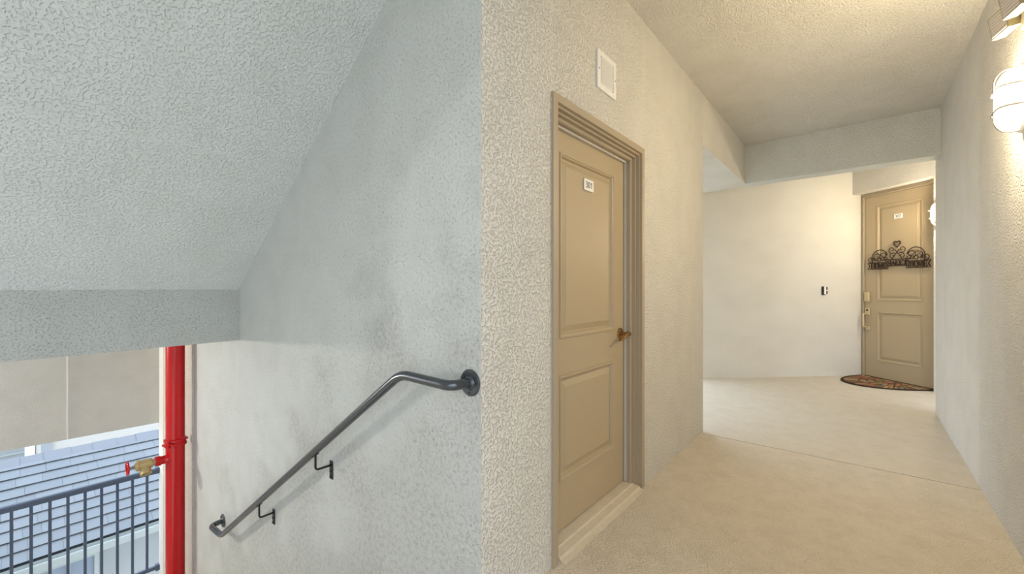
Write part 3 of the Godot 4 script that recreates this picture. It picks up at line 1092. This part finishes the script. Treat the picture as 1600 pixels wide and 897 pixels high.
func wall_lamp(called: String, where: Vector3, out: Vector3, label: String, energy: float, tone := Color(1.0, 0.92, 0.78)) -> void:
	# built facing +z, then turned
	var lamp := Node3D.new()
	lamp.name = numbered(called)
	add_child(lamp)
	tag(lamp, label, "wall lamp", "caged bulkhead lamps")
	var side := Vector3.UP.cross(out).normalized()
	lamp.transform = Transform3D(Basis(side, Vector3.UP, out), where)
	var loop := func(a: float, b: float, z: float, n: int) -> Array:
		var path := []
		for i in n + 1:
			var t := TAU * i / n
			var e := 2.0 / 3.2
			path.append(Vector3(a * signf(cos(t)) * pow(absf(cos(t)), e), b * signf(sin(t)) * pow(absf(sin(t)), e), z))
		return path
	var skin := func(rows: Array, g: Geo) -> void:
		var loops := []
		for r in rows:
			loops.append(loop.call(r.x, r.y, r.z, 40))
		for i in loops.size() - 1:
			for k in 40:
				var mid: Vector3 = (loops[i][k] + loops[i + 1][k + 1]) * 0.5
				g.quad(loops[i][k], loops[i][k + 1], loops[i + 1][k + 1], loops[i + 1][k], Vector3(mid.x, mid.y, (mid.z - 0.03) * 0.6))
		var last: Array = loops[-1]
		for k in 40:
			g.flat3(last[k], last[k + 1], Vector3(0, 0, last[0].z), Vector3.BACK)
	var add := func(n: String, g: Geo, m: Material) -> void:
		var o := MeshInstance3D.new()
		o.name = n
		o.mesh = g.surface(ArrayMesh.new(), m)
		lamp.add_child(o, true)
	var g := Geo.new()
	skin.call([Vector3(0.095, 0.145, 0.0), Vector3(0.098, 0.148, 0.012), Vector3(0.096, 0.146, 0.026), Vector3(0.084, 0.134, 0.032)], g)
	add.call("base", g, M.white)
	g = Geo.new()
	skin.call([Vector3(0.078, 0.128, 0.030), Vector3(0.079, 0.129, 0.050), Vector3(0.076, 0.126, 0.068), Vector3(0.066, 0.114, 0.084), Vector3(0.048, 0.094, 0.094), Vector3(0.02, 0.05, 0.098)], g)
	add.call("glass_shade", g, M.glass)
	g = Geo.new()
	for y in [-0.045, 0.045]:
		g.tube(bent([Vector3(-0.09, y, 0.022), Vector3(-0.09, y, 0.085), Vector3(-0.06, y, 0.106), Vector3(0.06, y, 0.106), Vector3(0.09, y, 0.085), Vector3(0.09, y, 0.022)], 0.03, 5), 0.0028, 8)
	g.tube(bent([Vector3(0, -0.14, 0.022), Vector3(0, -0.14, 0.08), Vector3(0, -0.10, 0.106), Vector3(0, 0.10, 0.106), Vector3(0, 0.14, 0.08), Vector3(0, 0.14, 0.022)], 0.04, 5), 0.0028, 8)
	add.call("wire_guard", g, M.wire)
	var l := OmniLight3D.new()
	l.name = "lamp_light"
	l.position = Vector3(0, 0, 0.06)
	l.light_color = tone
	l.light_energy = energy
	l.light_size = 0.05
	l.omni_range = 14.0
	l.omni_attenuation = 2.0
	l.shadow_enabled = true
	lamp.add_child(l)


func build_fittings() -> void:
	wall_lamp("wall_lamp", at(XR, 2.05, 2.84), Vector3.LEFT, "lit caged bulkhead lamp on the right corridor wall below the emergency light", 1.6)
	wall_lamp("wall_lamp", b_at(1.075, 2.08, 0.135), Vector3(NB.x, 0, -NB.y), "lit caged bulkhead lamp on the pier right of the far door", 1.4)
	wall_lamp("wall_lamp", at(XE, 0.72, -1.45), Vector3.RIGHT, "lit caged bulkhead lamp on the outer guard wall of the stair landing", 5.2, Color(1.0, 0.97, 0.92))
	# vent above the near door
	var v := thing("vent_grille", at(XL, 2.24, 2.05), "white louvred vent grille high on the wall above the near door", "vent")
	var d0 := 1.949
	var d1 := 2.156
	var y0 := 2.247
	var y1 := 2.446
	var g := Geo.new()
	var f := 0.03
	g.span(XL, XL + 0.011, y0, y1, d0, d0 + f, 0.002)
	g.span(XL, XL + 0.011, y0, y1, d1 - f, d1, 0.002)
	g.span(XL, XL + 0.011, y0, y0 + f, d0 + f, d1 - f, 0.002)
	g.span(XL, XL + 0.011, y1 - f, y1, d0 + f, d1 - f, 0.002)
	put("frame", g, M.white, v)
	g = Geo.new()
	g.span(XL + 0.0002, XL + 0.001, y0 + f, y1 - f, d0 + f, d1 - f)
	put("dark_back", g, M.ink, v)
	for i in 11:
		g = Geo.new()
		g.box(at(XL + 0.0075, y0 + f + 0.007 + i * 0.0125, (d0 + d1) / 2), Vector3(0.0165, 0.0022, d1 - d0 - 2 * f - 0.012), Basis(Vector3(0, 0, 1), 0.6))
		put("louvre", g, M.white, v)
	for s in [d0 + 0.012, d1 - 0.012]:
		g = Geo.new()
		g.lathe([Vector2(0.0, 0.0135), Vector2(0.003, 0.0135), Vector2(0.0045, 0.011)], at(XL, (y0 + y1) / 2, s), Vector3.RIGHT, 8)
		put("screw", g, M.steel, v)
	# doorbell on the alcove wall
	var b := thing("doorbell", a_at(0.57, 1.13, 0.0), "small black and white doorbell on the cream alcove wall left of the far door", "doorbell")
	var ua := Vector3(-DA.x, 0, DA.y)
	var oa := Vector3(0.7019, 0, 0.7122)
	var ba := Basis(ua, Vector3.UP, oa)
	g = Geo.new()
	g.box(a_at(0.578, 1.192, 0.012), Vector3(0.05, 0.118, 0.024), ba, 0.004)
	put("body", g, M.black, b)
	g = Geo.new()
	g.box(a_at(0.570, 1.196, 0.025), Vector3(0.03, 0.11, 0.005), ba, 0.001)
	put("face_plate", g, M.white, b)
	for y in [1.222, 1.166]:
		g = Geo.new()
		g.box(a_at(0.545, y, 0.018), Vector3(0.02, 0.04, 0.024), ba, 0.003)
		put("button", g, M.ink, b)
	# twin-head emergency light above the near lamp
	var e := thing("emergency_light", at(XR, 2.45, 2.9), "cream twin-head emergency light at the top right above the wall lamp", "emergency light")
	g = Geo.new()
	g.span(XR - 0.05, XR, 2.29, 2.41, 2.42, 2.73, 0.012)
	put("housing", g, M.beige, e)
	var az := 1.215
	var el := -0.111
	var aim := at(-sin(az) * cos(el), sin(el), -cos(az) * cos(el))
	var sid := at(cos(az), 0, -sin(az))
	var upv := aim.cross(sid)
	var bs := Basis(sid, upv, aim).rotated(aim, 0.082)
	for q in [2.75, 2.565]:
		var c: Vector3 = at(0.456, 2.365, q)
		g = Geo.new()
		# tapered lamp head
		var loops := []
		for z in [[0.049, 0.0], [0.050, -0.012], [0.046, -0.045], [0.030, -0.062]]:
			var l := []
			for k in [[-1, -1], [1, -1], [1, 1], [-1, 1]]:
				l.append(c + bs * Vector3(k[0] * z[0], k[1] * z[0], z[1]))
			loops.append(l)
		for j in 3:
			for k in 4:
				var k2 := (k + 1) % 4
				g.quad(loops[j][k], loops[j][k2], loops[j + 1][k2], loops[j + 1][k], (loops[0][k] + loops[0][k2]) / 2 - c)
		g.quad(loops[0][0], loops[0][1], loops[0][2], loops[0][3], aim)
		g.quad(loops[3][0], loops[3][1], loops[3][2], loops[3][3], -aim)
		g.tube([c - aim * 0.055, at(XR - 0.03, 2.37, q - 0.06)], 0.014, 12)
		var head := put("lamp_head", g, M.beige, e)
		g = Geo.new()
		for i in 7:
			g.box(c + bs * Vector3(0, -0.0375 + i * 0.0125, 0.0), Vector3(0.084, 0.0105, 0.004), bs, 0.001)
		put("ribbed_lens", g, M.lens, head)
